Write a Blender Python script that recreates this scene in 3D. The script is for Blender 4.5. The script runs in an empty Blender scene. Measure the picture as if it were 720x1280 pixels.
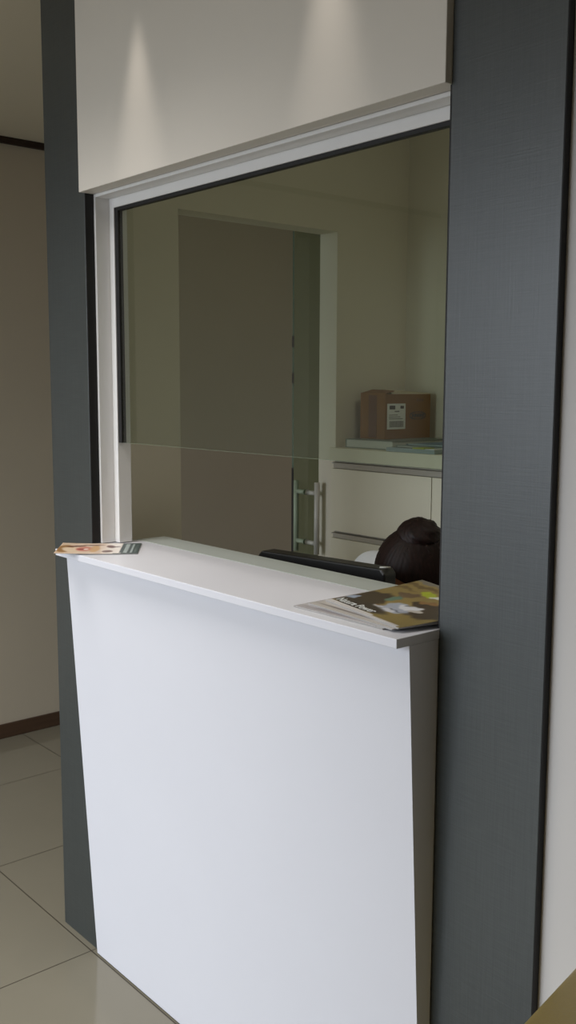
import bpy, bmesh, math, random
from mathutils import Vector, Matrix
random.seed(4)
S = bpy.context.scene
COL = S.collection
PI = math.pi

# ------------------------------------------------------------------ materials
def lin(c):
    def f(v):
        v /= 255.0
        return v/12.92 if v <= 0.04045 else ((v+0.055)/1.055)**2.4
    return (f(c[0]), f(c[1]), f(c[2]), 1.0)

def mat(name, rgb, rough=0.5, metal=0.0, spec=0.5, noise=0.0, nscale=(20, 20, 20), bump=0.0, bscale=(60, 60, 60), coat=0.0):
    m = bpy.data.materials.new(name); m.use_nodes = True
    nt = m.node_tree; b = nt.nodes['Principled BSDF']
    b.inputs['Base Color'].default_value = lin(rgb)
    b.inputs['Roughness'].default_value = rough
    b.inputs['Metallic'].default_value = metal
    b.inputs['Specular IOR Level'].default_value = spec
    b.inputs['Coat Weight'].default_value = coat
    b.inputs['Coat Roughness'].default_value = 0.15
    geo = nt.nodes.new('ShaderNodeNewGeometry')
    def nz(scale):
        mp = nt.nodes.new('ShaderNodeMapping'); mp.inputs['Scale'].default_value = scale
        nt.links.new(geo.outputs['Position'], mp.inputs['Vector'])
        n = nt.nodes.new('ShaderNodeTexNoise'); n.inputs['Scale'].default_value = 1.0
        n.inputs['Detail'].default_value = 4.0
        nt.links.new(mp.outputs['Vector'], n.inputs['Vector'])
        return n
    if noise:
        n = nz(nscale)
        r = nt.nodes.new('ShaderNodeMapRange')
        r.inputs['From Min'].default_value = 0.3; r.inputs['From Max'].default_value = 0.7
        r.inputs['To Min'].default_value = 1-noise; r.inputs['To Max'].default_value = 1+noise
        nt.links.new(n.outputs['Fac'], r.inputs['Value'])
        mx = nt.nodes.new('ShaderNodeVectorMath'); mx.operation = 'SCALE'
        mx.inputs[0].default_value = lin(rgb)[:3]
        nt.links.new(r.outputs['Result'], mx.inputs['Scale'])
        nt.links.new(mx.outputs['Vector'], b.inputs['Base Color'])
    if bump:
        n = nz(bscale)
        bp = nt.nodes.new('ShaderNodeBump'); bp.inputs['Strength'].default_value = bump
        bp.inputs['Distance'].default_value = 0.002
        nt.links.new(n.outputs['Fac'], bp.inputs['Height'])
        nt.links.new(bp.outputs['Normal'], b.inputs['Normal'])
    return m

def printed(name, rough=0.35, coat=0.3):
    m = bpy.data.materials.new(name); m.use_nodes = True
    nt = m.node_tree; b = nt.nodes['Principled BSDF']
    a = nt.nodes.new('ShaderNodeVertexColor'); a.layer_name = 'ink'
    nt.links.new(a.outputs['Color'], b.inputs['Base Color'])
    b.inputs['Roughness'].default_value = rough; b.inputs['Coat Weight'].default_value = coat
    return m

def glass(name, tint, gloss=1.0):
    m = bpy.data.materials.new(name); m.use_nodes = True
    nt = m.node_tree; nt.nodes.clear()
    out = nt.nodes.new('ShaderNodeOutputMaterial')
    t = nt.nodes.new('ShaderNodeBsdfTransparent'); t.inputs['Color'].default_value = (*tint, 1)
    g = nt.nodes.new('ShaderNodeBsdfGlossy'); g.inputs['Roughness'].default_value = 0.0
    fr = nt.nodes.new('ShaderNodeFresnel'); fr.inputs['IOR'].default_value = 1.5
    ge = nt.nodes.new('ShaderNodeNewGeometry')
    iv = nt.nodes.new('ShaderNodeMath'); iv.operation = 'SUBTRACT'; iv.inputs[0].default_value = gloss
    sc = nt.nodes.new('ShaderNodeMath'); sc.operation = 'MULTIPLY'; sc.inputs[1].default_value = gloss
    nt.links.new(ge.outputs['Backfacing'], sc.inputs[0]); nt.links.new(sc.outputs[0], iv.inputs[1])
    mu = nt.nodes.new('ShaderNodeMath'); mu.operation = 'MULTIPLY'; nt.links.new(iv.outputs[0], mu.inputs[1])
    mx = nt.nodes.new('ShaderNodeMixShader')
    nt.links.new(fr.outputs['Fac'], mu.inputs[0]); nt.links.new(mu.outputs['Value'], mx.inputs['Fac'])
    nt.links.new(t.outputs['BSDF'], mx.inputs[1]); nt.links.new(g.outputs['BSDF'], mx.inputs[2])
    nt.links.new(mx.outputs['Shader'], out.inputs['Surface'])
    return m

def tile_mat():
    m = bpy.data.materials.new('polished_porcelain_tile'); m.use_nodes = True
    nt = m.node_tree; b = nt.nodes['Principled BSDF']; N = nt.nodes.new; L = nt.links.new
    geo = N('ShaderNodeNewGeometry'); sep = N('ShaderNodeSeparateXYZ'); L(geo.outputs['Position'], sep.inputs['Vector'])
    def joint(sock, off):
        a = N('ShaderNodeMath'); a.operation = 'ADD'; a.inputs[1].default_value = -off + 60.0; L(sock, a.inputs[0])
        d = N('ShaderNodeMath'); d.operation = 'DIVIDE'; d.inputs[1].default_value = 0.6; L(a.outputs[0], d.inputs[0])
        f = N('ShaderNodeMath'); f.operation = 'FRACT'; L(d.outputs[0], f.inputs[0])
        s = N('ShaderNodeMath'); s.operation = 'SUBTRACT'; s.inputs[1].default_value = 0.5; L(f.outputs[0], s.inputs[0])
        ab = N('ShaderNodeMath'); ab.operation = 'ABSOLUTE'; L(s.outputs[0], ab.inputs[0])
        g = N('ShaderNodeMath'); g.operation = 'GREATER_THAN'; g.inputs[1].default_value = 0.5-0.0028; L(ab.outputs[0], g.inputs[0])
        return g
    jx = joint(sep.outputs['X'], -2.208); jy = joint(sep.outputs['Y'], 1.2065)
    mxm = N('ShaderNodeMath'); mxm.operation = 'MAXIMUM'; L(jx.outputs[0], mxm.inputs[0]); L(jy.outputs[0], mxm.inputs[1])
    n = N('ShaderNodeTexNoise'); n.inputs['Scale'].default_value = 2.5; n.inputs['Detail'].default_value = 6
    L(geo.outputs['Position'], n.inputs['Vector'])
    cr = N('ShaderNodeValToRGB'); cr.color_ramp.elements[0].color = lin((126, 120, 104)); cr.color_ramp.elements[1].color = lin((136, 130, 114))
    L(n.outputs['Fac'], cr.inputs['Fac'])
    mix = N('ShaderNodeMixRGB'); mix.inputs['Color2'].default_value = lin((66, 58, 46))
    L(mxm.outputs[0], mix.inputs['Fac']); L(cr.outputs['Color'], mix.inputs['Color1']); L(mix.outputs['Color'], b.inputs['Base Color'])
    r = N('ShaderNodeMath'); r.operation = 'MULTIPLY_ADD'; r.inputs[1].default_value = 0.5; r.inputs[2].default_value = 0.11
    L(mxm.outputs[0], r.inputs[0]); L(r.outputs[0], b.inputs['Roughness'])
    return m

def laminate_mat():
    """dark grey textile-look laminate: fine crossed threads"""
    m = bpy.data.materials.new('charcoal_textile_laminate'); m.use_nodes = True
    nt = m.node_tree; b = nt.nodes['Principled BSDF']; N = nt.nodes.new; L = nt.links.new
    geo = N('ShaderNodeNewGeometry')
    def nz(scale, det):
        mp = N('ShaderNodeMapping'); mp.inputs['Scale'].default_value = scale; L(geo.outputs['Position'], mp.inputs['Vector'])
        n = N('ShaderNodeTexNoise'); n.inputs['Scale'].default_value = 1; n.inputs['Detail'].default_value = det
        L(mp.outputs['Vector'], n.inputs['Vector']); return n
    a = nz((420, 420, 9), 3); c = nz((14, 14, 420), 3)
    ad = N('ShaderNodeMath'); ad.operation = 'ADD'; L(a.outputs['Fac'], ad.inputs[0]); L(c.outputs['Fac'], ad.inputs[1])
    r = N('ShaderNodeMapRange'); r.inputs['From Min'].default_value = 0.7; r.inputs['From Max'].default_value = 1.3
    r.inputs['To Min'].default_value = 0.0; r.inputs['To Max'].default_value = 1.0; L(ad.outputs[0], r.inputs['Value'])
    cr = N('ShaderNodeValToRGB')
    cr.color_ramp.elements[0].color = lin((42, 47, 47)); cr.color_ramp.elements[1].color = lin((54, 60, 60))
    L(r.outputs['Result'], cr.inputs['Fac']); L(cr.outputs['Color'], b.inputs['Base Color'])
    b.inputs['Roughness'].default_value = 0.40; b.inputs['Specular IOR Level'].default_value = 0.95
    bp = N('ShaderNodeBump'); bp.inputs['Strength'].default_value = 0.12; bp.inputs['Distance'].default_value = 0.001
    L(ad.outputs[0], bp.inputs['Height']); L(bp.outputs['Normal'], b.inputs['Normal'])
    return m

M = dict(
    wall=mat('white_wall_paint', (214, 210, 206), 0.7, noise=0.015, nscale=(3, 3, 3), bump=0.05, bscale=(90, 90, 90)),
    corr=mat('warm_wall_paint', (196, 185, 166), 0.7, noise=0.015, nscale=(3, 3, 3), bump=0.05, bscale=(90, 90, 90)),
    office=mat('office_wall_paint', (216, 209, 190), 0.7, noise=0.015, nscale=(3, 3, 3), bump=0.05, bscale=(90, 90, 90)),
    ceil=mat('ceiling_paint', (214, 206, 186), 0.8, noise=0.01, nscale=(4, 4, 4)),
    floor=tile_mat(),
    lam=laminate_mat(),
    white=mat('white_laminate', (222, 222, 228), 0.32, noise=0.006, nscale=(5, 5, 5)),
    fascia=mat('white_fascia_laminate', (222, 215, 204), 0.42, noise=0.006, nscale=(5, 5, 5)),
    frame=mat('white_frame_lacquer', (226, 224, 221), 0.4, noise=0.006, nscale=(5, 5, 5)),
    sill=mat('pale_sill_lacquer', (188, 194, 188), 0.3, noise=0.006, nscale=(5, 5, 5)),
    cab=mat('cream_cabinet_laminate', (216, 211, 190), 0.4, noise=0.008, nscale=(6, 6, 6)),
    alu=mat('brushed_aluminium', (172, 168, 158), 0.4, 0.5, noise=0.05, nscale=(10, 200, 200)),
    black=mat('black_rubber', (14, 11, 10), 0.6, noise=0.05),
    blackp=mat('black_plastic', (20, 19, 19), 0.35, noise=0.05),
    screen=mat('dark_screen', (8, 9, 11), 0.12, noise=0.02),
    joint=mat('dark_joint', (52, 48, 44), 0.8, noise=0.05),
    base=mat('brown_baseboard_wood', (78, 58, 44), 0.4, noise=0.12, nscale=(40, 3, 90)),
    cornice=mat('dark_cornice_wood', (40, 22, 16), 0.5, noise=0.1, nscale=(40, 3, 90)),
    pane=glass('tinted_window_pane', (0.85, 0.89, 0.845), 1.25),
    door=glass('green_door_pane', (0.77, 0.85, 0.76), 1.5),
    gedge=mat('glass_edge', (176, 190, 176), 0.2, noise=0.02),
    dedge=mat('door_glass_edge', (92, 110, 96), 0.2, noise=0.02),
    steel=mat('satin_steel', (196, 194, 186), 0.5, 0.1, noise=0.03),
    card=mat('brown_cardboard', (126, 86, 30), 0.75, noise=0.07, nscale=(30, 30, 60), bump=0.1),
    cardin=mat('cardboard_edge', (196, 184, 156), 0.8, noise=0.05),
    tape=mat('dark_packing_tape', (96, 62, 34), 0.4, noise=0.06),
    paper=mat('white_paper', (220, 222, 218), 0.6, noise=0.02),
    ink=mat('black_ink', (60, 56, 52), 0.7, noise=0.02),
    bookgrey=mat('grey_green_cover', (124, 136, 126), 0.45, noise=0.05),
    pages=mat('page_block', (190, 192, 180), 0.8, noise=0.08, nscale=(6, 6, 900)),
    folder=mat('blue_grey_folder', (86, 98, 102), 0.4, noise=0.05),
    bluepaper=mat('pale_blue_paper', (138, 152, 152), 0.5, noise=0.04),
    lime=mat('lime_tab', (160, 170, 56), 0.5, noise=0.03),
    olive=mat('olive_leatherette', (140, 122, 68), 0.42, noise=0.06, nscale=(12, 12, 12), bump=0.25, bscale=(260, 260, 260)),
    skin=mat('skin', (196, 142, 112), 0.5, noise=0.04),
    coat=mat('white_cotton', (214, 214, 216), 0.8, noise=0.04, nscale=(30, 30, 30), bump=0.3, bscale=(300, 300, 300)),
    trouser=mat('navy_cloth', (44, 48, 62), 0.8, noise=0.06, bump=0.2, bscale=(300, 300, 300)),
    shoe=mat('black_shoe_leather', (24, 22, 22), 0.35, noise=0.04),
    hair=mat('dark_auburn_hair', (30, 15, 12), 0.55, spec=0.25, noise=0.5, nscale=(160, 160, 40)),
    eye=mat('eye_white', (225, 222, 215), 0.2, noise=0.01),
    lip=mat('lip', (160, 84, 76), 0.4, noise=0.03),
    greyfab=mat('grey_chair_fabric', (70, 72, 76), 0.85, noise=0.08, bump=0.3, bscale=(400, 400, 400)),
    deskw=mat('grey_desk_laminate', (176, 172, 164), 0.45, noise=0.02),
    page_edge=mat('page_edges', (168, 166, 162), 0.8, noise=0.1, nscale=(8, 8, 2500)),
    ink_print=printed('printed_cover'),
    leaf_print=printed('printed_leaflet', 0.4, 0.15),
)

# ------------------------------------------------------------------ builders
def tag(o, label=None, cat=None, group=None, kind=None):
    if label: o['label'] = label
    if cat: o['category'] = cat
    if group: o['group'] = group
    if kind: o['kind'] = kind
    return o

def thing(name, loc, label, cat, rz=0.0, group=None):
    o = bpy.data.objects.new(name, None); COL.objects.link(o)
    o.location = loc; o.rotation_euler = (0, 0, rz); o.empty_display_size = 0.1
    return tag(o, label, cat, group)

def link(name, bm, mats, parent=None, world=True, smooth=False, loc=None):
    """bm in world coordinates when world, else already local to the parent"""
    bmesh.ops.recalc_face_normals(bm, faces=bm.faces)
    if smooth:
        for f in bm.faces: f.smooth = True
    if world:
        root = parent
        off = Vector((0, 0, 0))
        chain = []
        while root is not None:
            off = off + Vector(root.location); root = root.parent
        if parent is None:
            xs = [v.co for v in bm.verts]
            c = Vector(((min(v.x for v in xs)+max(v.x for v in xs))/2, (min(v.y for v in xs)+max(v.y for v in xs))/2, min(v.z for v in xs)))
            off = c
        bmesh.ops.translate(bm, verts=bm.verts, vec=-off)
    me = bpy.data.meshes.new(name); bm.to_mesh(me); bm.free()
    if not isinstance(mats, (list, tuple)): mats = [mats]
    for m in mats: me.materials.append(m)
    o = bpy.data.objects.new(name, me); COL.objects.link(o)
    if parent is not None: o.parent = parent
    elif world: o.location = off
    if loc is not None: o.location = loc
    return o

def box(bm, x0, x1, y0, y1, z0, z1, bev=0.0, seg=2, mi=0):
    vs = [bm.verts.new((x, y, z)) for x in (x0, x1) for y in (y0, y1) for z in (z0, z1)]
    idx = [(0, 1, 3, 2), (4, 6, 7, 5), (0, 4, 5, 1), (2, 3, 7, 6), (0, 2, 6, 4), (1, 5, 7, 3)]
    fs = [bm.faces.new([vs[i] for i in q]) for q in idx]
    for f in fs: f.material_index = mi
    if bev:
        es = list({e for f in fs for e in f.edges})
        r = bmesh.ops.bevel(bm, geom=es, offset=bev, segments=seg, affect='EDGES', profile=0.5)
        for f in r['faces']: f.material_index = mi
    return fs

def nb(*a, **k):
    bm = bmesh.new(); box(bm, *a, **k); return bm

def prism(bm, prof, axis, a0, a1, mi=0, bev=0.0):
    """prof: list of 2-D points in the plane normal to axis"""
    def P(q, a):
        return {'x': (a, q[0], q[1]), 'y': (q[0], a, q[1]), 'z': (q[0], q[1], a)}[axis]
    A = [bm.verts.new(P(q, a0)) for q in prof]; B = [bm.verts.new(P(q, a1)) for q in prof]
    fs = [bm.faces.new(A), bm.faces.new(B[::-1])]
    n = len(prof)
    for i in range(n): fs.append(bm.faces.new([A[i], A[(i+1) % n], B[(i+1) % n], B[i]]))
    for f in fs: f.material_index = mi
    bmesh.ops.recalc_face_normals(bm, faces=fs)
    if bev: bmesh.ops.bevel(bm, geom=list({e for f in fs for e in f.edges}), offset=bev, segments=2, affect='EDGES', profile=0.5)
    return fs

def cyl(bm, p, q, r0, r1=None, n=20, mi=0):
    p = Vector(p); q = Vector(q); r1 = r0 if r1 is None else r1
    d = (q-p).normalized(); a = d.orthogonal().normalized(); b = d.cross(a)
    A = [bm.verts.new(p+r0*(math.cos(2*PI*i/n)*a+math.sin(2*PI*i/n)*b)) for i in range(n)]
    B = [bm.verts.new(q+r1*(math.cos(2*PI*i/n)*a+math.sin(2*PI*i/n)*b)) for i in range(n)]
    fs = [bm.faces.new(A[::-1]), bm.faces.new(B)]
    for i in range(n):
        f = bm.faces.new([A[i], A[(i+1) % n], B[(i+1) % n], B[i]]); f.smooth = True; fs.append(f)
    for f in fs: f.material_index = mi

def ball(bm, c, rad, rot=None, u=24, v=16):
    m = Matrix.Translation(c) @ (rot.to_4x4() if rot else Matrix.Identity(4)) @ Matrix.Diagonal((*rad, 1))
    bmesh.ops.create_uvsphere(bm, u_segments=u, v_segments=v, radius=1.0, matrix=m)

def cone_limb(bm, p, q, r0, r1):
    p = Vector(p); q = Vector(q)
    cyl(bm, p, q, r0, r1, 18); ball(bm, p, (r0,)*3, u=18, v=12); ball(bm, q, (r1,)*3, u=18, v=12)

def evaluated(ob):
    dg = bpy.context.evaluated_depsgraph_get(); dg.update()
    return bpy.data.meshes.new_from_object(ob.evaluated_get(dg), depsgraph=dg)

def remeshed(name, bm, voxel, mats, parent, smooth_it=6):
    off = Vector((0, 0, 0)); r = parent
    while r is not None: off += Vector(r.location); r = r.parent
    bmesh.ops.translate(bm, verts=bm.verts, vec=-off)
    me = bpy.data.meshes.new(name); bm.to_mesh(me); bm.free()
    t = bpy.data.objects.new('tmp', me); COL.objects.link(t)
    md = t.modifiers.new('r', 'REMESH'); md.mode = 'VOXEL'; md.voxel_size = voxel; md.use_smooth_shade = True
    if smooth_it:
        sm = t.modifiers.new('s', 'SMOOTH'); sm.iterations = smooth_it; sm.factor = 0.5
    new = evaluated(t); new.name = name
    bpy.data.objects.remove(t); bpy.data.meshes.remove(me)
    new.materials.clear(); new.materials.append(mats)
    for p in new.polygons: p.use_smooth = True
    o = bpy.data.objects.new(name, new); COL.objects.link(o); o.parent = parent
    return o

def text_bm(body, size, depth=0.0002):
    cu = bpy.data.curves.new('t', 'FONT'); cu.body = body; cu.size = size; cu.extrude = depth
    t = bpy.data.objects.new('t', cu); COL.objects.link(t)
    me = evaluated(t); bm = bmesh.new(); bm.from_mesh(me)
    bpy.data.objects.remove(t); bpy.data.meshes.remove(me); bpy.data.curves.remove(cu)
    return bm

def grid_print(name, w, d, nx, ny, paint, hgt, thick, material, parent):
    """sheet of paper with printed colours; local coordinates 0..w, 0..d; solid thickness"""
    bm = bmesh.new()
    top = [[bm.verts.new((w*i/nx, d*j/ny, hgt(i/nx, j/ny)+(thick(i/nx, j/ny) if callable(thick) else thick))) for i in range(nx+1)] for j in range(ny+1)]
    bot = [[bm.verts.new((w*i/nx, d*j/ny, hgt(i/nx, j/ny))) for i in range(nx+1)] for j in range(ny+1)]
    tf = {}
    for j in range(ny):
        for i in range(nx):
            f = bm.faces.new((top[j][i], top[j][i+1], top[j+1][i+1], top[j+1][i])); f.smooth = True; tf[f] = 1
            f = bm.faces.new((bot[j][i], bot[j+1][i], bot[j+1][i+1], bot[j][i+1])); f.smooth = True
    for i in range(nx):
        bm.faces.new((top[0][i], bot[0][i], bot[0][i+1], top[0][i+1]))
        bm.faces.new((top[ny][i], top[ny][i+1], bot[ny][i+1], bot[ny][i]))
    for j in range(ny):
        bm.faces.new((top[j][0], top[j+1][0], bot[j+1][0], bot[j][0]))
        bm.faces.new((top[j][nx], bot[j][nx], bot[j+1][nx], top[j+1][nx]))
    cl = bm.loops.layers.color.new('ink')
    for f in bm.faces:
        for l in f.loops:
            if f in tf:
                c = paint(l.vert.co.x/w, l.vert.co.y/d)
            else:
                c = (150, 148, 144)
            l[cl] = (c[0]/255, c[1]/255, c[2]/255, 1)
    return link(name, bm, material, parent, world=False)

def blend(a, b, t):
    t = max(0.0, min(1.0, t)); return tuple(a[i]+(b[i]-a[i])*t for i in range(3))

def ell(u, v, cx, cy, rx, ry, rot=0.0, soft=0.25):
    dx, dy = u-cx, v-cy; c, s = math.cos(rot), math.sin(rot)
    q = math.hypot((dx*c+dy*s)/rx, (-dx*s+dy*c)/ry)
    return max(0.0, min(1.0, (1-q)/soft+0.5))

# ------------------------------------------------------------------ key dimensions (metres)
XL, XR = -2.184, -1.038          # opening between the two grey pillars
YP = 1.222                       # front of the grey pillars
YW = 1.237                       # wall face
CEIL = 2.50
XC = -3.882                      # far corridor wall
XO = -2.300                      # office side wall (inner face)
YB = 2.50                        # office back wall
RX, RY = 2.0, -1.9               # waiting room limits

# ------------------------------------------------------------------ setting
def struct(name, bm, m, parent=None, **k):
    o = link(name, bm, m, parent, **k)
    if parent is None: o['kind'] = 'structure'
    return o

struct('floor', nb(XC-0.1, RX+0.1, RY-0.1, 4.0, -0.1, 0.0), M['floor'])
struct('ceiling', nb(XC-0.1, RX+0.1, RY-0.1, 4.0, CEIL, CEIL+0.1), M['ceil'])
struct('wall_left', nb(XC-0.1, XC, RY, 3.9, 0, CEIL), M['corr'])
struct('baseboard_left', nb(XC, XC+0.012, RY, 3.9, 0, 0.062, 0.003), M['base'])
struct('trim_1', nb(XC, XC+0.02, RY, 3.9, 2.474, CEIL, 0.003), M['cornice'])
struct('wall_corridor', nb(XC, XO-0.08, 3.9, 4.0, 0, CEIL), M['corr'])
# front wall with the reception opening
bm = bmesh.new()
box(bm, XR, RX, YW, 1.322, 0, CEIL)
box(bm, -2.38, XL, YW, 1.322, 0, CEIL)
box(bm, XL, XR, YW, 1.322, 1.968, CEIL)
box(bm, XL, XR, 1.24, 1.322, 0, 1.086)
struct('wall_front', bm, M['wall'])
# office shell
bm = bmesh.new()
box(bm, -2.38, XO, 1.322, 1.575, 0, CEIL)
box(bm, -2.38, XO, 2.177, 2.6, 0, CEIL)
box(bm, -2.38, XO, 1.575, 2.177, 1.985, CEIL)
struct('wall_office_left', bm, M['office'])
struct('wall_office_back', nb(XO, 0.3, YB, 2.6, 0, CEIL), M['office'])
struct('wall_office_right', nb(0.2, 0.3, 1.322, YB, 0, CEIL), M['office'])
struct('wall_right', nb(RX, RX+0.1, RY, YW, 0, CEIL), M['wall'])
struct('wall_corridor_right', nb(-2.38, XO, 2.6, 3.9, 0, CEIL), M['corr'])
# street window behind the visitor
WX0, WX1, WZ0, WZ1 = -3.75, -1.15, 0.05, 2.35
bm = bmesh.new()
box(bm, XC, WX0, RY-0.1, RY, 0, CEIL); box(bm, WX1, RX, RY-0.1, RY, 0, CEIL)
box(bm, WX0, WX1, RY-0.1, RY, WZ1, CEIL); box(bm, WX0, WX1, RY-0.1, RY, 0, WZ0)
struct('wall_back', bm, M['wall'])
w2 = bpy.data.objects.new('window_2', None); COL.objects.link(w2); w2.location = ((WX0+WX1)/2, RY-0.05, WZ0); tag(w2, kind='structure')
bm = bmesh.new()
for a, b in ((WX0, WX0+0.05), (WX1-0.05, WX1), (-2.27, -2.23)): box(bm, a, b, RY-0.09, RY-0.03, WZ0, WZ1, 0.003)
for a, b in ((WZ0, WZ0+0.05), (WZ1-0.05, WZ1)): box(bm, WX0+0.05, WX1-0.05, RY-0.088, RY-0.032, a, b, 0.003)
link('window_frame', bm, M['frame'], w2)

# ------------------------------------------------------------------ reception window
w1 = bpy.data.objects.new('window_1', None); COL.objects.link(w1); w1.location = ((XL+XR)/2, 1.284, 1.104)
tag(w1, kind='structure')
bm = bmesh.new()                                   # white liner boards round the opening
box(bm, XL, XL+0.010, 1.246, 1.322, 1.106, 1.965, 0.001)
box(bm, XR-0.010, XR, 1.246, 1.322, 1.106, 1.965, 0.001)
box(bm, XL+0.010, XR-0.010, 1.246, 1.322, 1.957, 1.965, 0.001)
link('window_liner', bm, M['frame'], w1)
bm = bmesh.new()                                   # frame profile
FL, FR, FT = XL+0.010, XR-0.010, 1.957
box(bm, FL, FL+0.021, 1.284, 1.322, 1.106, FT, 0.0012)
box(bm, FR-0.021, FR, 1.284, 1.322, 1.106, FT, 0.0012)
box(bm, FL+0.021, FR-0.021, 1.284, 1.322, 1.934, FT, 0.0012)
link('window_frame', bm, M['frame'], w1)
GZ = 1.361
bm = bmesh.new()                                   # black gasket round three sides
box(bm, FL+0.021, FL+0.036, 1.287, 1.300, GZ, 1.934)
box(bm, FR-0.036, FR-0.021, 1.287, 1.300, GZ, 1.934)
box(bm, FL+0.036, FR-0.036, 1.287, 1.300, 1.926, 1.934)
link('gasket', bm, M['black'], w1)
bm = bmesh.new()
fs = box(bm, FL+0.034, FR-0.034, 1.290, 1.298, GZ, 1.928)
bm.normal_update()
for f in bm.faces:
    if abs(f.normal.y) < 0.5: f.material_index = 1
link('pane', bm, [M['pane'], M['gedge']], w1)

# ------------------------------------------------------------------ grey pillars and fascia
def pillar(x0, x1, label):
    t = thing('pillar_cladding', ((x0+x1)/2, 1.23, 0), label, 'pillar')
    link('face_panel', nb(x0, x1, YP, 1.2365, 0.0, CEIL-0.001, 0.0008), M['lam'], t)
    return t
p = pillar(-2.384, XL, 'charcoal textile-look pillar left of the white reception counter')
link('edge_return', nb(XL+0.0002, XL+0.003, 1.2225, 1.2458, 1.106, 1.9645), M['black'], p)
p = pillar(XR, -0.8325, 'wide charcoal textile-look pillar right of the counter, against white wall')
link('side_shade_strip', nb(-0.8324, -0.8315, YP+0.0006, 1.2364, 0.0, CEIL-0.001), M['black'], p)  # black strip stands in for shade on the pillar's right side
link('edge_return', nb(XR-0.003, XR-0.0002, 1.2225, 1.2458, 1.106, 1.9645), M['black'], p)
t = thing('fascia_panel', ((XL+XR)/2, 1.22, 1.965), 'white panel above the reception window lit by two downlights', 'panel')
link('front_board', nb(XL+0.0005, XR-0.0005, 1.207, 1.2365, 1.965, CEIL-0.001, 0.0012), M['fascia'], t)
link('bottom_return', nb(XL+0.0005, XR-0.0005, 1.2365, 1.246, 1.9652, 1.968), M['fascia'], t)

# ------------------------------------------------------------------ counter
CT = 1.104
t = thing('reception_counter', ((XL+XR)/2, 1.2, 0), 'white reception counter with leaning front below the glazed window', 'counter')
e = 0.0006
bm = nb(XL+e, XR-e, 1.120, 1.236, 1.088, CT, 0.0012)
box(bm, XL+0.0005, XR-0.0005, 1.236, 1.352, 1.088, CT, 0.0012)
bm.free()
link('counter_top', nb(XL+e, XR-e, 1.120, 1.352, 1.088, CT, 0.0012), M['white'], t)
bm = bmesh.new()
prism(bm, [(1.150, 1.088), (1.166, 1.088), (1.226-0.0, 0.004), (1.211, 0.004)], 'x', XL+e, XR-e)
link('front_panel', bm, M['white'], t)
for sx in (0, 1):
    bm = bmesh.new()
    a = XL+e+0.0004 if sx == 0 else XR-e-0.016
    prism(bm, [(1.166, 1.0878), (1.2215, 1.0878), (1.2215, 0.02)], 'x', a, a+0.0156)
    link('side_panel', bm, M['white'], t)
link('plinth', nb(XL+0.002, XR-0.002, 1.2135, 1.225, 0.0, 0.004), M['joint'], t)
o = link('window_sill', nb(XL+e, XR-e, 1.3525, 1.440, 1.086, 1.1045, 0.0015), M['sill'])
tag(o, 'pale grey sill strip behind the white counter top, on the office side', 'sill')

# ------------------------------------------------------------------ leaflet (left end of the counter)
def paint_leaflet(u, v):
    c = blend((222, 196, 168), (230, 212, 196), u*1.6)
    n = math.sin(u*31+v*9)*math.sin(v*23-u*7)
    c = blend(c, (196, 160, 128), 0.18+0.18*n)
    c = blend(c, (150, 108, 60), 0.9*ell(u, v, 0.08, 0.45, 0.10, 0.35))
    c = blend(c, (226, 202, 172), ell(u, v, 0.17, 0.35, 0.10, 0.25, 0.3))
    c = blend(c, (92, 48, 34), ell(u, v, 0.20, 0.70, 0.13, 0.05, 0.5))
    c = blend(c, (112, 66, 44), ell(u, v, 0.42, 0.80, 0.14, 0.035, 0.1))
    c = blend(c, (202, 128, 110), 0.9*ell(u, v, 0.32, 0.45, 0.10, 0.22))
    c = blend(c, (150, 70, 62), ell(u, v, 0.30, 0.42, 0.07, 0.05, 0.3))
    c = blend(c, (240, 214, 200), ell(u, v, 0.345, 0.42, 0.03, 0.07))
    c = blend(c, (214, 170, 120), 0.8*ell(u, v, 0.45, 0.45, 0.06, 0.3))
    if u > 0.52: c = blend(c, (236, 226, 216), (u-0.52)*12*0.7)
    c = blend(c, (116, 86, 80), ell(u, v, 0.635, 0.68, 0.055, 0.13, 0.2))
    c = blend(c, (128, 104, 98), ell(u, v, 0.62, 0.22, 0.065, 0.11))
    c = blend(c, (110, 96, 92), ell(u, v, 0.71, 0.66, 0.05, 0.04, 0.5))
    if u > 0.765 and not (u < 0.79 and v < 0.1):
        c = (70, 84, 84)
        if 0.10 < v < 0.92 and (0.82 < u < 0.865 or 0.90 < u < 0.925): c = (164, 176, 174)
        if 0.945 < u < 0.975 and 0.15 < v < 0.85 and int(v*26) % 2: c = (112, 124, 122)
    if v < 0.04 and 0.70 < u: c = (70, 84, 84)
    return c
lf = thing('leaflet', (-2.099, 1.072, CT), 'printed skin-toned leaflet with grey text band on the left end of the counter', 'leaflet', math.radians(54))
grid_print('leaflet_sheet', 0.197, 0.152, 84, 40, paint_leaflet, lambda u, v: 0.0012+0.004*max(0, v-0.6)**2+0.003*(1-u)**3, 0.0012, M['leaf_print'], lf)

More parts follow.
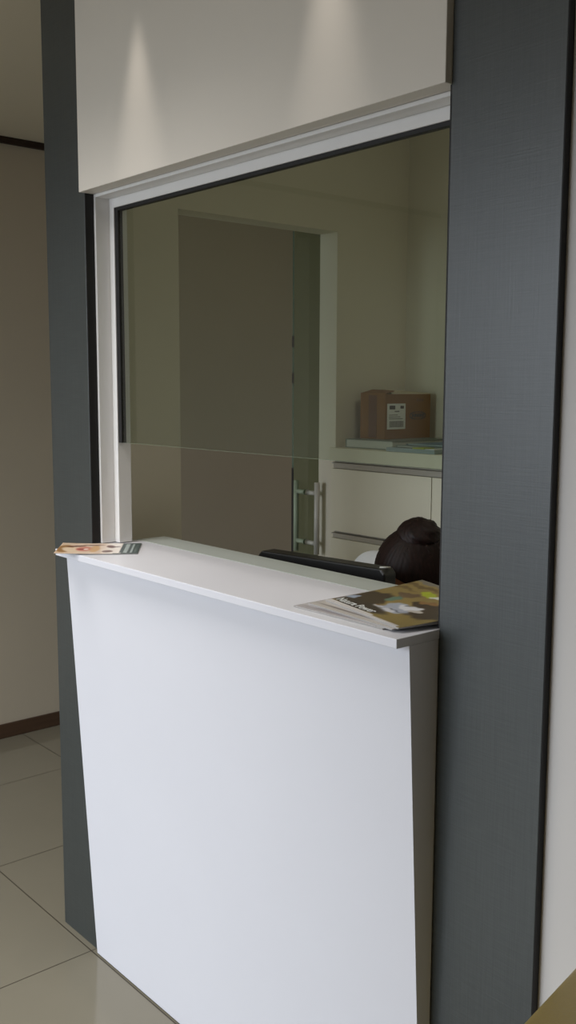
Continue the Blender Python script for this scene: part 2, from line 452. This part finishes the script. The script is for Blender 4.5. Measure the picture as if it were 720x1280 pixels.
# ------------------------------------------------------------------ magazines (right end of the counter)
def page_block(bm, w, d, h0, h1, mi=0):
    pass
def paint_grey(u, v):
    c = (196, 192, 192)
    n = math.sin(v*60+u*3)*0.5+0.5
    c = blend(c, (168, 162, 166), 0.5*n)
    c = blend(c, (84, 76, 74), ell(u, v, 0.52, 0.20-0.05*u, 0.42, 0.022, -0.10, 0.5))
    c = blend(c, (110, 104, 104), ell(u, v, 0.30, 0.12, 0.16, 0.018, -0.05, 0.5))
    c = blend(c, (138, 130, 134), ell(u, v, 0.55, 0.06, 0.45, 0.03, 0, 0.6))
    return c
def paint_mid(u, v):
    c = (190, 184, 178)
    c = blend(c, (86, 78, 74), ell(u, v, 0.24, 0.16, 0.18, 0.012, 0, 0.6))
    c = blend(c, (110, 100, 96), ell(u, v, 0.5, 0.07, 0.45, 0.014, 0, 0.6))
    return c
def paint_cover(u, v):
    uu, vv = u, v
    u = uu+0.018*math.sin(vv*31+uu*5)+0.010*math.sin(vv*67+uu*23); v = vv+0.016*math.sin(uu*27+vv*11)+0.009*math.sin(uu*71)
    c = blend((128, 111, 62), (146, 126, 74), v)
    c = blend(c, (98, 78, 44), 0.8*ell(u, v, 0.12, 0.86, 0.30, 0.035, 0.05, 0.5))
    c = blend(c, (98, 78, 44), 0.8*ell(u, v, 0.05, 0.74, 0.16, 0.03, 0.0, 0.5))
    c = blend(c, (122, 116, 104), ell(u, v, 0.5, 0.99, 0.8, 0.06))
    c = blend(c, (58, 47, 33), ell(u, v, 0.16, 0.32, 0.19, 0.20, 0.3))
    c = blend(c, (58, 47, 33), ell(u, v, 0.26, 0.20, 0.22, 0.09, 0.0))
    c = blend(c, (104, 84, 60), ell(u, v, 0.30, 0.62, 0.10, 0.07))
    c = blend(c, (90, 116, 98), ell(u, v, 0.30, 0.48, 0.045, 0.10, 0.3))
    c = blend(c, (56, 44, 32), ell(u, v, 0.80, 0.46, 0.24, 0.20, 0.3))
    c = blend(c, (56, 44, 32), ell(u, v, 0.62, 0.56, 0.14, 0.07, 0.2))
    c = blend(c, (132, 98, 56), ell(u, v, 0.60, 0.60, 0.08, 0.04, 0.2))
    c = blend(c, (112, 86, 52), ell(u, v, 0.40, 0.25, 0.06, 0.05))
    c = blend(c, (158, 164, 176), ell(u, v, 0.55, 0.33, 0.16, 0.13, 0.2))
    c = blend(c, (206, 208, 212), ell(u, v, 0.60, 0.40, 0.10, 0.06, 0.3))
    c = blend(c, (196, 198, 204), ell(u, v, 0.48, 0.22, 0.14, 0.05, -0.1))
    c = blend(c, (96, 98, 106), ell(u, v, 0.545, 0.43, 0.016, 0.025))
    c = blend(c, (104, 106, 114), ell(u, v, 0.58, 0.27, 0.14, 0.010, 0.15, 0.6))
    c = blend(c, (182, 176, 168), ell(u, v, 0.72, 0.37, 0.05, 0.04, 0.6))
    c = blend(c, (146, 158, 176), ell(u, v, 0.05, 0.23, 0.05, 0.06))
    c = blend(c, (168, 180, 40), ell(u, v, 0.40, 0.76, 0.10, 0.06, 0.2))
    c = blend(c, (220, 222, 206), ell(u, v, 0.52, 0.75, 0.07, 0.03, 0.1))
    c = blend(c, (50, 42, 34), ell(uu, vv, 0.28, 0.14, 0.34, 0.09, 0, 0.3))
    if vv < 0.06 and uu < 0.60: c = (212, 208, 204)
    if vv < 0.04 and uu < 0.95: c = (200, 196, 194)
    return c
def magazine(name, loc, rz, w, d, h, paint, label, rise):
    t = thing(name, loc, label, 'magazine', rz, 'magazines on the counter')
    top = lambda u, v: h+rise*v**1.3*(1-0.35*u)
    grid_print('page_block', w-0.003, d-0.002, 12, 12, lambda u, v: (150, 148, 144), lambda u, v: 0.0, top, M['page_edge'], t)
    grid_print('cover', w, d, 96, 96, paint, lambda u, v: top(u, v)+0.0002, 0.0004, M['ink_print'], t)
    return t, top
magazine('magazine', (-1.318, 1.146, CT+0.0003), math.radians(0.5), 0.225, 0.275, 0.0022, paint_grey, 'pale grey magazine at the bottom of the stack, its cover sticking out to the left', 0)
magazine('magazine', (-1.306, 1.172, CT+0.0034), math.radians(-6), 0.235, 0.240, 0.0022, paint_mid, 'middle magazine of the stack on the counter, only its pale front edge showing', 0)
mg, mtop = magazine('magazine', (-1.296, 1.205, CT+0.0064), math.radians(-13), 0.240, 0.215, 0.0024, paint_cover, 'topmost magazine of the stack, tan cover with dark and white picture', 0.018)
bm = text_bm('Natura Power', 0.026)
bmesh.ops.scale(bm, verts=bm.verts, vec=(0.80, 0.95, 1))
bmesh.ops.translate(bm, verts=bm.verts, vec=(0.008, 0.017, 0.0))
for v_ in bm.verts: v_.co.z += mtop(v_.co.x/0.24, v_.co.y/0.215)+0.0010
o = link('title_lettering', bm, M['paper'], mg, world=False); o['label'] = 'white title lettering'
bm = text_bm('power', 0.012)
bm.free()

# ------------------------------------------------------------------ office: sliding glass door
GX = -2.410
t = thing('sliding_glass_door', (GX, 2.45, 0.005), 'frameless green-tinted sliding glass door in the office doorway', 'door')
bm = bmesh.new()
box(bm, GX-0.004, GX+0.004, 2.090, 2.85, 0.008, 2.06)
bm.normal_update()
for f in bm.faces:
    if abs(f.normal.x) < 0.5: f.material_index = 1
link('pane', bm, [M['door'], M['dedge']], t)
bm = bmesh.new()
for z0, z1 in ((1.628, 1.664), (1.513, 1.547), (0.30, 1.24)):
    box(bm, GX-0.0045, GX+0.0045, 2.0886, 2.0898, z0, z1)
link('edge_seal', bm, M['black'], t)
h = link('handle', (lambda b: (cyl(b, (GX+0.052, 2.150, 0.955), (GX+0.052, 2.150, 1.192), 0.009), b)[1])(bmesh.new()), M['steel'], t)
link('outer_handle', (lambda b: (cyl(b, (GX-0.052, 2.150, 0.955), (GX-0.052, 2.150, 1.192), 0.009), b)[1])(bmesh.new()), M['steel'], t)
for z in (0.990, 1.156):
    bm = bmesh.new()
    cyl(bm, (GX-0.046, 2.150, z), (GX-0.006, 2.150, z), 0.0075); cyl(bm, (GX+0.006, 2.150, z), (GX+0.046, 2.150, z), 0.0075)
    cyl(bm, (GX-0.0065, 2.150, z), (GX-0.0042, 2.150, z), 0.010); cyl(bm, (GX+0.0042, 2.150, z), (GX+0.0065, 2.150, z), 0.010)
    link('standoff', bm, M['steel'], t)
tr = thing('door_track', (-2.39, 2.2, 2.06), 'metal top track carrying the sliding glass door above office doorway', 'track')
link('rail', nb(-2.425, -2.381, 1.55, 2.88, 2.06, 2.10, 0.002), M['alu'], tr)

# ------------------------------------------------------------------ office: cabinet
YC = 2.145
t = thing('office_cabinet', (-1.6, 2.32, 0), 'cream cabinet with drawer fronts along the office back wall', 'cabinet')
link('worktop', nb(XO+0.001, -0.6, YC, YB-0.001, 1.270, 1.310, 0.0015), M['cab'], t)
link('carcass', nb(XO+0.001, -0.6, YC+0.030, YB-0.001, 0.0, 1.2698), M['cab'], t)
DX = -1.872
def front(x0, x1, z0, z1, nm):
    return link(nm, nb(x0, x1, YC+0.010, YC+0.029, z0, z1, 0.001), M['cab'], t)
front(XO+0.004, DX-0.0015, 1.042, 1.243, 'drawer_front')
front(XO+0.004, DX-0.0015, 0.800, 1.018, 'drawer_front')
front(XO+0.004, DX-0.0015, 0.560, 0.776, 'drawer_front')
front(XO+0.004, DX-0.0015, 0.080, 0.536, 'drawer_front')
front(DX+0.0015, -1.45, 0.080, 1.243, 'cabinet_door')
front(-1.447, -1.02, 0.080, 1.243, 'cabinet_door')
front(-1.017, -0.602, 0.080, 1.243, 'cabinet_door')
def rail(x0, x1, z0, z1):
    bm = bmesh.new()      # recessed finger-pull profile with a lip
    y0 = YC+0.012
    zl = z0+(z1-z0)*0.62
    prism(bm, [(y0, zl-0.001), (y0, zl+0.0015), (YC+0.026, zl+0.003), (YC+0.028, z1), (YC+0.0295, z1), (YC+0.0295, z0), (YC+0.020, z0), (YC+0.020, zl-0.002)], 'x', x0, x1)
    return link('finger_rail', bm, M['alu'], t)
rail(XO+0.004, -0.602, 1.244, 1.2695)
rail(XO+0.004, DX-0.0015, 1.0185, 1.0415)
rail(XO+0.004, DX-0.0015, 0.7765, 0.7995)
rail(XO+0.004, DX-0.0015, 0.5365, 0.5595)

# books and papers under the box
def book(name, x0, x1, y0, y1, z0, z1, cov, label, rz=0.0):
    t = thing(name, ((x0+x1)/2, (y0+y1)/2, z0), label, 'book', rz)
    w, d, h = (x1-x0)/2, (y1-y0)/2, z1-z0
    bm = bmesh.new()
    box(bm, -w, w, -d, d, 0.0, 0.0018, 0.0005); box(bm, -w, w, -d, d, h-0.0018, h, 0.0005); box(bm, -w, -w+0.002, -d, d, 0.0018, h-0.0018)
    link('cover', bm, cov, t, world=False)
    link('page_block', nb(-w+0.002, w-0.003, -d+0.003, d-0.003, 0.0019, h-0.0019), M['pages'], t, world=False)
    return t
b = book('book', -2.268, -2.062, 2.19, 2.475, 1.3105, 1.3375, M['bookgrey'], 'thick grey-green book at the left under the cardboard box')
b = book('book', -2.056, -1.80, 2.20, 2.470, 1.3105, 1.3275, M['bookgrey'], 'thinner grey-green book to the right of the cardboard box')
t = thing('folder', (-1.92, 2.33, 1.3278), 'blue-grey folder lying on the papers beside the cardboard box', 'folder', math.radians(4))
bm = bmesh.new()
prism(bm, [(-0.11, 0.0), (0.11, 0.0), (0.11, 0.022), (-0.11, 0.004)], 'y', -0.115, 0.115)
link('folder_cover', bm, M['folder'], t, world=False)
link('inner_papers', nb(-0.10, 0.108, -0.118, -0.1152, 0.001, 0.005), M['bluepaper'], t, world=False)
o = link('paper_sheet', nb(-2.05, -1.86, 2.150, 2.198, 1.3105, 1.3225), M['bluepaper']); tag(o, 'pale blue sheaf of papers at the front edge of the cabinet top', 'paper')
o = link('sticky_note', nb(-1.955, -1.895, 2.1475, 2.1495, 1.3105, 1.320), M['lime']) if False else None
o = link('note_pad', nb(-1.945, -1.90, 2.150, 2.196, 1.3228, 1.3262, 0.0005), M['lime']); tag(o, 'lime note pad on the pale blue papers near the pillar', 'note pad')
o = link('paper_slip', nb(-1.895, -1.86, 2.149, 2.19, 1.3228, 1.3242), M['paper']); tag(o, 'small white paper slip beside the lime note pad', 'paper')

# cardboard box
BX0, BX1, BY0, BY1, BZ0, BZ1 = -2.265, -2.155, 2.253, 2.466, 1.338, 1.480
t = thing('cardboard_box', ((BX0+BX1)/2, (BY0+BY1)/2, BZ0), 'brown cardboard carton with white shipping label on top of the cabinet', 'box')
bm = bmesh.new()
w = 0.003
box(bm, BX0, BX1, BY0, BY1, BZ0, BZ0+w)
box(bm, BX0, BX0+w, BY0, BY1, BZ0+w, BZ1); box(bm, BX1-w, BX1, BY0, BY1, BZ0+w, BZ1)
box(bm, BX0+w, BX1-w, BY0, BY0+w, BZ0+w, BZ1); box(bm, BX0+w, BX1-w, BY1-w, BY1, BZ0+w, BZ1)
link('carton', bm, M['card'], t)
def flap(pts, m):
    bm = bmesh.new()
    A = [bm.verts.new(p) for p in pts]; B = [bm.verts.new((p[0], p[1], p[2]+0.003)) for p in pts]
    bm.faces.new(A); bm.faces.new(B[::-1])
    for i in range(len(pts)): bm.faces.new([A[i], A[(i+1) % len(pts)], B[(i+1) % len(pts)], B[i]])
    return link('flap', bm, m, t)
ym = (BY0+BY1)/2
flap([(BX0, BY0, BZ1), (BX1, BY0, BZ1), (BX1-0.01, BY0+0.05, BZ1+0.008), (BX0+0.01, BY0+0.045, BZ1+0.012)], M['card'])
flap([(BX1, BY0+0.03, BZ1), (BX1, BY1, BZ1), (BX1-0.05, BY1-0.005, BZ1+0.003), (BX1-0.05, BY0+0.05, BZ1+0.012)], M['cardin'])
flap([(BX0, BY0+0.03, BZ1), (BX0, BY1, BZ1), (BX0+0.05, BY1-0.005, BZ1+0.004), (BX0+0.05, BY0+0.05, BZ1+0.012)], M['cardin'])
bm = bmesh.new(); bm2 = None
xm = (BX0+BX1)/2
box(bm, xm-0.018, xm+0.018, BY0-0.0006, BY0-0.0001, BZ0+0.004, BZ1-0.004)
link('tape_strip', bm, M['tape'], t)
lx = BX1+0.0006
bm = bmesh.new()                                    # shipping label with its print and bars
ly0, ly1, lz0, lz1 = 2.262, 2.346, 1.369, 1.450
box(bm, BX1+0.0001, lx, ly0, ly1, lz0, lz1)
def mark(y0, y1, z0, z1): box(bm, lx, lx+0.0003, y0, y1, z0, z1, mi=1)
random.seed(8)
y = ly0+0.010
while y < ly1-0.010:
    wv = random.choice((0.0015, 0.002, 0.003)); mark(y, y+wv, lz0+0.006, lz0+0.026); y += wv+random.choice((0.0015, 0.002))
for k in range(3): mark(ly0+0.008, ly1-0.012-0.012*k, lz0+0.032+0.006*k, lz0+0.034+0.006*k)
mark(ly0+0.010, ly0+0.036, lz1-0.018, lz1-0.006); mark(ly1-0.024, ly1-0.008, lz1-0.016, lz1-0.007)
mark(ly0+0.034, ly0+0.056, lz0+0.055, lz0+0.058)
o = link('shipping_label', bm, [M['paper'], M['ink']], t); o['label'] = 'white shipping label with bars'
bm = bmesh.new()                                    # dark oval print beside the label
def stroke(pts, r=0.0016):
    for a, b in zip(pts[:-1], pts[1:]): box(bm, lx-0.0004, lx, min(a[0], b[0])-r, max(a[0], b[0])+r, min(a[1], b[1])-r, max(a[1], b[1])+r)
stroke([(2.405+0.038*math.cos(x*PI/12), 1.411+0.012*math.sin(x*PI/12)) for x in range(25)], 0.0008)
for k in range(5): stroke([(2.378+0.012*k, 1.404), (2.380+0.012*k, 1.416), (2.386+0.012*k, 1.408)], 0.0010)
link('oval_print', bm, M['ink'], t)
bm = bmesh.new()
for k in range(3): stroke([(2.40+0.012*k, 1.458), (2.405+0.012*k, 1.464)], 0.0014)
link('top_print', bm, M['tape'], t)

# ------------------------------------------------------------------ office desk, monitor, chair
t = thing('office_desk', (-1.5, 1.56, 0), 'grey office desk behind the reception counter', 'desk')
link('desk_top', nb(XO+0.02, -0.4, 1.325, 1.68, 0.725, 0.75, 0.002), M['deskw'], t)
for x in (XO+0.02, -0.425): link('leg_panel', nb(x, x+0.025, 1.33, 1.67, 0.0, 0.7249), M['deskw'], t)

a = Vector((-1.850, 1.492, 0)); b = Vector((-1.468, 1.540, 0)); ang = math.atan2(b.y-a.y, b.x-a.x); W = (b-a).length
t = thing('monitor', (*((a+b)/2).to_tuple()[:2], 0.75), 'black computer monitor seen from behind over the counter sill', 'monitor', ang)
hw = W/2; T = 1.104-0.75
bm = bmesh.new()
prism(bm, [(-hw+0.012, T), (hw-0.012, T), (hw, T-0.012), (hw, T-0.27), (-hw, T-0.27), (-hw, T-0.012)], 'y', 0.0, 0.045, bev=0.004)
link('housing', bm, M['blackp'], t, world=False)
link('screen', nb(-hw+0.012, hw-0.012, 0.0452, 0.047, T-0.255, T-0.014), M['screen'], t, world=False)
link('stand', nb(-0.03, 0.03, 0.012, 0.032, 0.012, T-0.2705, 0.003), M['blackp'], t, world=False)
link('base_plate', nb(-0.11, 0.11, -0.05, 0.10, 0.0, 0.012, 0.003), M['blackp'], t, world=False)
bm = bmesh.new(); cyl(bm, (hw-0.022, 0.012, T+0.001), (hw-0.004, 0.028, T+0.001), 0.0022)
link('corner_glint', bm, M['steel'], t, world=False)  # pale rod standing in for the glint on the rounded bezel corner

PX = -1.625                                         # the receptionist's centre line
t = thing('office_chair', (PX, 1.95, 0), 'grey swivel office chair under the seated receptionist', 'chair')
bm = nb(PX-0.22, PX+0.22, 1.70, 2.07, 0.405, 0.447, 0.02, 3); link('seat', bm, M['greyfab'], t, smooth=True)
bm = nb(PX-0.19, PX+0.19, 2.085, 2.12, 0.52, 0.86, 0.014, 3); link('backrest', bm, M['greyfab'], t, smooth=True)
bm = bmesh.new(); box(bm, PX-0.025, PX+0.025, 2.072, 2.084, 0.36, 0.60, 0.002); box(bm, PX-0.025, PX+0.025, 1.93, 2.083, 0.385, 0.404, 0.002)
link('back_bracket', bm, M['blackp'], t)
bm = bmesh.new(); cyl(bm, (PX, 1.88, 0.09), (PX, 1.88, 0.405), 0.025); link('gas_post', bm, M['steel'], t)
for k in range(5):
    an = 2*PI*k/5+0.3; q = Vector((PX+0.19*math.cos(an), 1.88+0.19*math.sin(an), 0.062))
    bm = bmesh.new(); cyl(bm, (PX, 1.88, 0.085), q, 0.020, 0.014); lg = link('base_leg', bm, M['blackp'], t)
    bm = bmesh.new(); ax = Vector((-math.sin(an), math.cos(an), 0))*0.012; c = Vector((q.x, q.y, 0.025)); cyl(bm, c-ax, c+ax, 0.025); link('caster', bm, M['blackp'], lg)

# ------------------------------------------------------------------ receptionist, head bowed over the desk
t = thing('person', (PX, 1.95, 0), 'person with dark auburn hair in a bun and white top, head bowed behind the counter', 'person')
V = Vector
head = V((PX+0.028, 1.800, 1.044))
fw = V((-0.10, -0.62, -0.78)).normalized(); sd = V((1, 0, 0)); sd = (sd-fw*sd.dot(fw)).normalized(); upv = sd.cross(fw).normalized()
if upv.z < 0: upv = -upv
HR = Matrix((sd, fw, upv)).transposed()             # columns: side, face, crown
def H(s, f, u): return head+sd*s+fw*f+upv*u
neck = V((PX, 1.905, 1.030))
sh = {s: V((PX+s*0.200, 1.875, 1.000)) for s in (-1, 1)}
el = {s: V((PX+s*0.265, 1.90, 0.740)) for s in (-1, 1)}
wr = {s: V((PX+s*0.20, 1.670, 0.795)) for s in (-1, 1)}
hip = V((PX, 1.935, 0.545)); 
def torso(bm, g=0.0):
    for z, y, rx, ry in ((0.545, 1.945, 0.165, 0.105), (0.62, 1.94, 0.150, 0.10), (0.72, 1.93, 0.140, 0.095), (0.82, 1.92, 0.150, 0.10), (0.90, 1.91, 0.160, 0.098), (0.965, 1.90, 0.150, 0.08)):
        ball(bm, (PX, y, z), (rx+g, ry+g, 0.085+g))
    for s in (-1, 1):
        cone_limb(bm, (PX, 1.905, 0.995), sh[s], 0.055+g, 0.054+g)
def arm(bm, s, g=0.0, frac=1.0):
    cone_limb(bm, sh[s], el[s], 0.050+g, 0.040+g)
    cone_limb(bm, el[s], el[s].lerp(wr[s], frac), 0.039+g, (0.039+(0.026-0.039)*frac)+g)
kn = {s: V((PX+s*0.10, 1.56, 0.500)) for s in (-1, 1)}
an_ = {s: V((PX+s*0.11, 1.60, 0.085)) for s in (-1, 1)}
def legs(bm, g=0.0):
    for s in (-1, 1):
        cone_limb(bm, (PX+s*0.085, 1.93, 0.535), kn[s], 0.078+g, 0.056+g)
        cone_limb(bm, kn[s], an_[s], 0.054+g, 0.036+g)
bm = bmesh.new()
torso(bm); legs(bm)
cone_limb(bm, neck, H(0, -0.02, -0.06), 0.052, 0.050)
ball(bm, head, (0.076, 0.094, 0.108), HR)
ball(bm, H(0, 0.035, -0.060), (0.056, 0.058, 0.055), HR)      # jaw
ball(bm, H(0, 0.075, -0.095), (0.022, 0.020, 0.018), HR)      # chin
cone_limb(bm, H(0, 0.092, -0.005), H(0, 0.112, -0.038), 0.008, 0.0125)   # nose
for s in (-1, 1):
    ball(bm, H(s*0.078, -0.005, -0.015), (0.010, 0.018, 0.030), HR)
    arm(bm, s)
    w_ = wr[s]; d = (V((PX+s*0.165, 1.58, 0.785))-w_).normalized()
    side = V((0, 0, 1)).cross(d).normalized()*(1 if s > 0 else -1)       # towards the thumb-free side
    side = side if side.x*s > 0 else -side
    for k in (-1, 0, 1): cone_limb(bm, w_, w_+d*0.075+side*(0.020*k), 0.020, 0.013)
    for k, ln in enumerate((0.066, 0.075, 0.070, 0.054)):
        r0 = w_+d*0.078+side*(-0.028+0.0185*k); z = V((0, 0, -1))
        p1 = r0+d*ln*0.5+side*(0.004*(k-1.5)); p2 = p1+d*ln*0.32+z*ln*0.14; p3 = p2+d*ln*0.16+z*ln*0.18
        cone_limb(bm, r0, p1, 0.0092, 0.0084); cone_limb(bm, p1, p2, 0.0084, 0.0078); cone_limb(bm, p2, p3, 0.0078, 0.007)
    t0 = w_+d*0.025-side*0.018; t1 = t0+d*0.030-side*0.026; t2 = t1+d*0.030-side*0.004
    cone_limb(bm, t0, t1, 0.012, 0.010); cone_limb(bm, t1, t2, 0.010, 0.0085)
remeshed('body', bm, 0.0055, M['skin'], t, 3)
bm = bmesh.new()
torso(bm, 0.012)
for s in (-1, 1): arm(bm, s, 0.010, 0.80)
o = remeshed('top', bm, 0.008, M['coat'], t, 5); o['label'] = 'white long-sleeved top'
bm = bmesh.new(); legs(bm, 0.010); ball(bm, (PX, 1.945, 0.545), (0.172, 0.115, 0.085))
remeshed('trousers', bm, 0.009, M['trouser'], t, 5)
for s in (-1, 1):
    bm = bmesh.new(); q = an_[s]
    ball(bm, (q.x, q.y-0.055, 0.036), (0.042, 0.115, 0.034)); ball(bm, (q.x, q.y+0.005, 0.060), (0.043, 0.050, 0.050))
    remeshed('shoe', bm, 0.006, M['shoe'], t, 4)
    bm = bmesh.new(); ball(bm, H(s*0.032, 0.086, 0.006), (0.012, 0.010, 0.008), HR); link('eye', bm, M['eye'], t, smooth=True)
bm = bmesh.new(); ball(bm, H(0, 0.093, -0.066), (0.022, 0.008, 0.007), HR); link('mouth', bm, M['lip'], t, smooth=True)
# hair: combed back shell with strand grooves running to the bun
bunc = H(0.016, -0.062, 0.086)
bunax = (bunc-head).normalized()
ba = bunax.orthogonal().normalized(); bb = bunax.cross(ba)
bm = bmesh.new()
bmesh.ops.create_icosphere(bm, subdivisions=6, radius=1.0)
dead = []
for v in bm.verts:
    q = v.co.copy()
    L = V((q.x*0.098, q.y*0.108, q.z*0.120))
    wv = sd*L.x+fw*L.y+upv*L.z
    ph = math.atan2(wv.dot(bb), wv.dot(ba)); rad = (wv-bunax*wv.dot(bunax)).length
    g = math.sin(ph*61+2.2*math.sin(ph*7))+0.6*math.sin(ph*97+1.0)+0.5*math.sin(ph*19)
    fac = min(1.0, rad/0.05)
    lift = 0.10*math.exp(-(rad/0.060)**2) if wv.dot(bunax) > 0 else 0.0
    v.co = head+wv*(1+0.0045*g*fac+lift)
    if L.y > 0.066-max(0.0, L.z)*0.05 or (L.z < -0.045 and L.y > -0.035): dead.append(v)
bmesh.ops.delete(bm, geom=dead, context='VERTS')
bmesh.ops.solidify(bm, geom=bm.faces[:], thickness=0.004)
hr = link('hair', bm, M['hair'], t, smooth=True)
bm = bmesh.new()
bmesh.ops.create_icosphere(bm, subdivisions=5, radius=1.0)
for v in bm.verts:
    q = v.co.copy(); ph = math.atan2(q.y, q.x)
    g = math.sin(ph*5+q.z*9)*0.03+0.012*math.sin(ph*23+q.z*14)
    q = q*(1+g)
    v.co = bunc+ba*q.x*0.053+bb*q.y*0.053+bunax*(q.z*0.034+0.007)
link('bun', bm, M['hair'], hr, smooth=True)
bm = bmesh.new()
random.seed(11)
for k in range(26):                                 # loose flyaway strands
    ph = random.uniform(0, 2*PI); r = random.uniform(0.045, 0.09)
    st = None
    for i in range(6):
        f = i/5; rr = r*(0.4+0.8*f); hgt = 0.118*math.sqrt(max(0.02, 1-(rr/0.115)**2))+0.004+0.006*math.sin(f*PI)
        p_ = head+bunax*hgt+ba*math.cos(ph+0.2*f)*rr+bb*math.sin(ph+0.2*f)*rr
        if st is not None: cyl(bm, st, p_, 0.0007, n=5)
        st = p_
link('loose_strands', bm, M['hair'], hr)

# ------------------------------------------------------------------ olive waiting chair (bottom right corner)
AX0 = -0.722
t = thing('waiting_chair', (-0.38, 0.86, 0), 'olive leatherette armchair at the bottom right, against the white wall', 'armchair')
def cushion(nm, x0, x1, y0, y1, z0, z1, r):
    return link(nm, nb(x0, x1, y0, y1, z0, z1, r, 5), M['olive'], t, smooth=True)
cushion('armrest', AX0, AX0+0.13, 0.50, 1.34, 0.10, 0.672, 0.012)
cushion('armrest', AX0+0.65, AX0+0.78, 0.50, 1.215, 0.10, 0.662, 0.012)
cushion('seat', AX0+0.132, AX0+0.648, 0.50, 1.05, 0.20, 0.44, 0.03)
cushion('backrest', AX0+0.132, AX0+0.648, 1.052, 1.215, 0.20, 0.80, 0.03)
for x in (AX0+0.05, AX0+0.73):
    for y in (0.56, 1.16):
        bm = bmesh.new(); cyl(bm, (x, y, 0.0), (x, y, 0.105), 0.016, 0.022); link('foot', bm, M['steel'], t)
t.location = (-0.3245, 0.80, 0); t.rotation_euler = (0, 0, math.radians(9.5))

# ------------------------------------------------------------------ light
def area(name, loc, rot, sx, sy, power, col, spread=180):
    l = bpy.data.lights.new(name, 'AREA'); l.shape = 'RECTANGLE'; l.size = sx; l.size_y = sy; l.energy = power; l.color = col; l.spread = math.radians(spread)
    o = bpy.data.objects.new(name, l); COL.objects.link(o); o.location = loc; o.rotation_euler = rot; return o
# daylight through the street window
area('window_daylight', ((WX0+WX1)/2, RY-0.75, 1.50), (math.radians(48), 0, 0), WX1-WX0, 2.2, 88, (0.85, 0.915, 1.0), 114)
# recessed downlights washing the fascia
def spot(name, loc, power, ang, blend_, col, r=0.012):
    l = bpy.data.lights.new(name, 'SPOT'); l.energy = power; l.spot_size = math.radians(ang); l.spot_blend = blend_; l.color = col; l.shadow_soft_size = r
    o = bpy.data.objects.new(name, l); COL.objects.link(o); o.location = loc; return o
spot('downlight', (-1.912, 1.150, 2.47), 11.0, 33, 1.0, (1.0, 0.93, 0.86))
spot('downlight', (-1.300, 1.150, 2.47), 11.0, 33, 1.0, (1.0, 0.93, 0.86))
# added fill lights, unseen, for the waiting room, the corridor and the office
area('counter_top_fill', (-2.0, 0.45, 2.48), (0, 0, 0), 0.9, 0.7, 11, (1.0, 0.97, 0.94), 110)  # added overhead fill to brighten the counter top
area('warm_upper_fill', (-1.2, -0.8, 2.48), (0, 0, 0), 0.4, 0.4, 3.0, (1.0, 0.76, 0.52))  # added warm fill for the fascia and pillar tops
area('corridor_fill', (-3.1, 3.0, 2.48), (0, 0, 0), 0.4, 0.4, 0.5, (1.0, 0.86, 0.64))  # weak added fill, no fixture here
area('office_fill', (-1.0, 1.9, 2.48), (0, 0, 0), 0.5, 0.4, 3.1, (1.0, 0.95, 0.86))  # invented fill that lifts the dim office interior
w = bpy.data.worlds.new('World'); S.world = w; w.use_nodes = True
w.node_tree.nodes['Background'].inputs['Color'].default_value = (0.75, 0.86, 1.0, 1); w.node_tree.nodes['Background'].inputs['Strength'].default_value = 0.6

# ------------------------------------------------------------------ camera
F, yaw, p, r = 1226.177, 0.8611336, 0.1263119, 0.0032420
f = V((-math.sin(yaw)*math.cos(p), math.cos(yaw)*math.cos(p), -math.sin(p)))
rt = V((math.cos(yaw), math.sin(yaw), 0)); up = rt.cross(f)
rt, up = math.cos(r)*rt+math.sin(r)*up, -math.sin(r)*rt+math.cos(r)*up
cam = bpy.data.cameras.new('camera'); co = bpy.data.objects.new('camera', cam); COL.objects.link(co)
m = Matrix((rt, up, -f)).transposed().to_4x4(); m.translation = V((0, 0, 1.5)); co.matrix_world = m
cam.sensor_fit = 'VERTICAL'; cam.sensor_height = 36; cam.lens = F/1280*36; cam.clip_start = 0.02
S.camera = co
S.view_settings.view_transform = 'Standard'; S.view_settings.look = 'None'
S.view_settings.exposure = -0.1; S.view_settings.gamma = 1.0; S.view_settings.use_curve_mapping = False
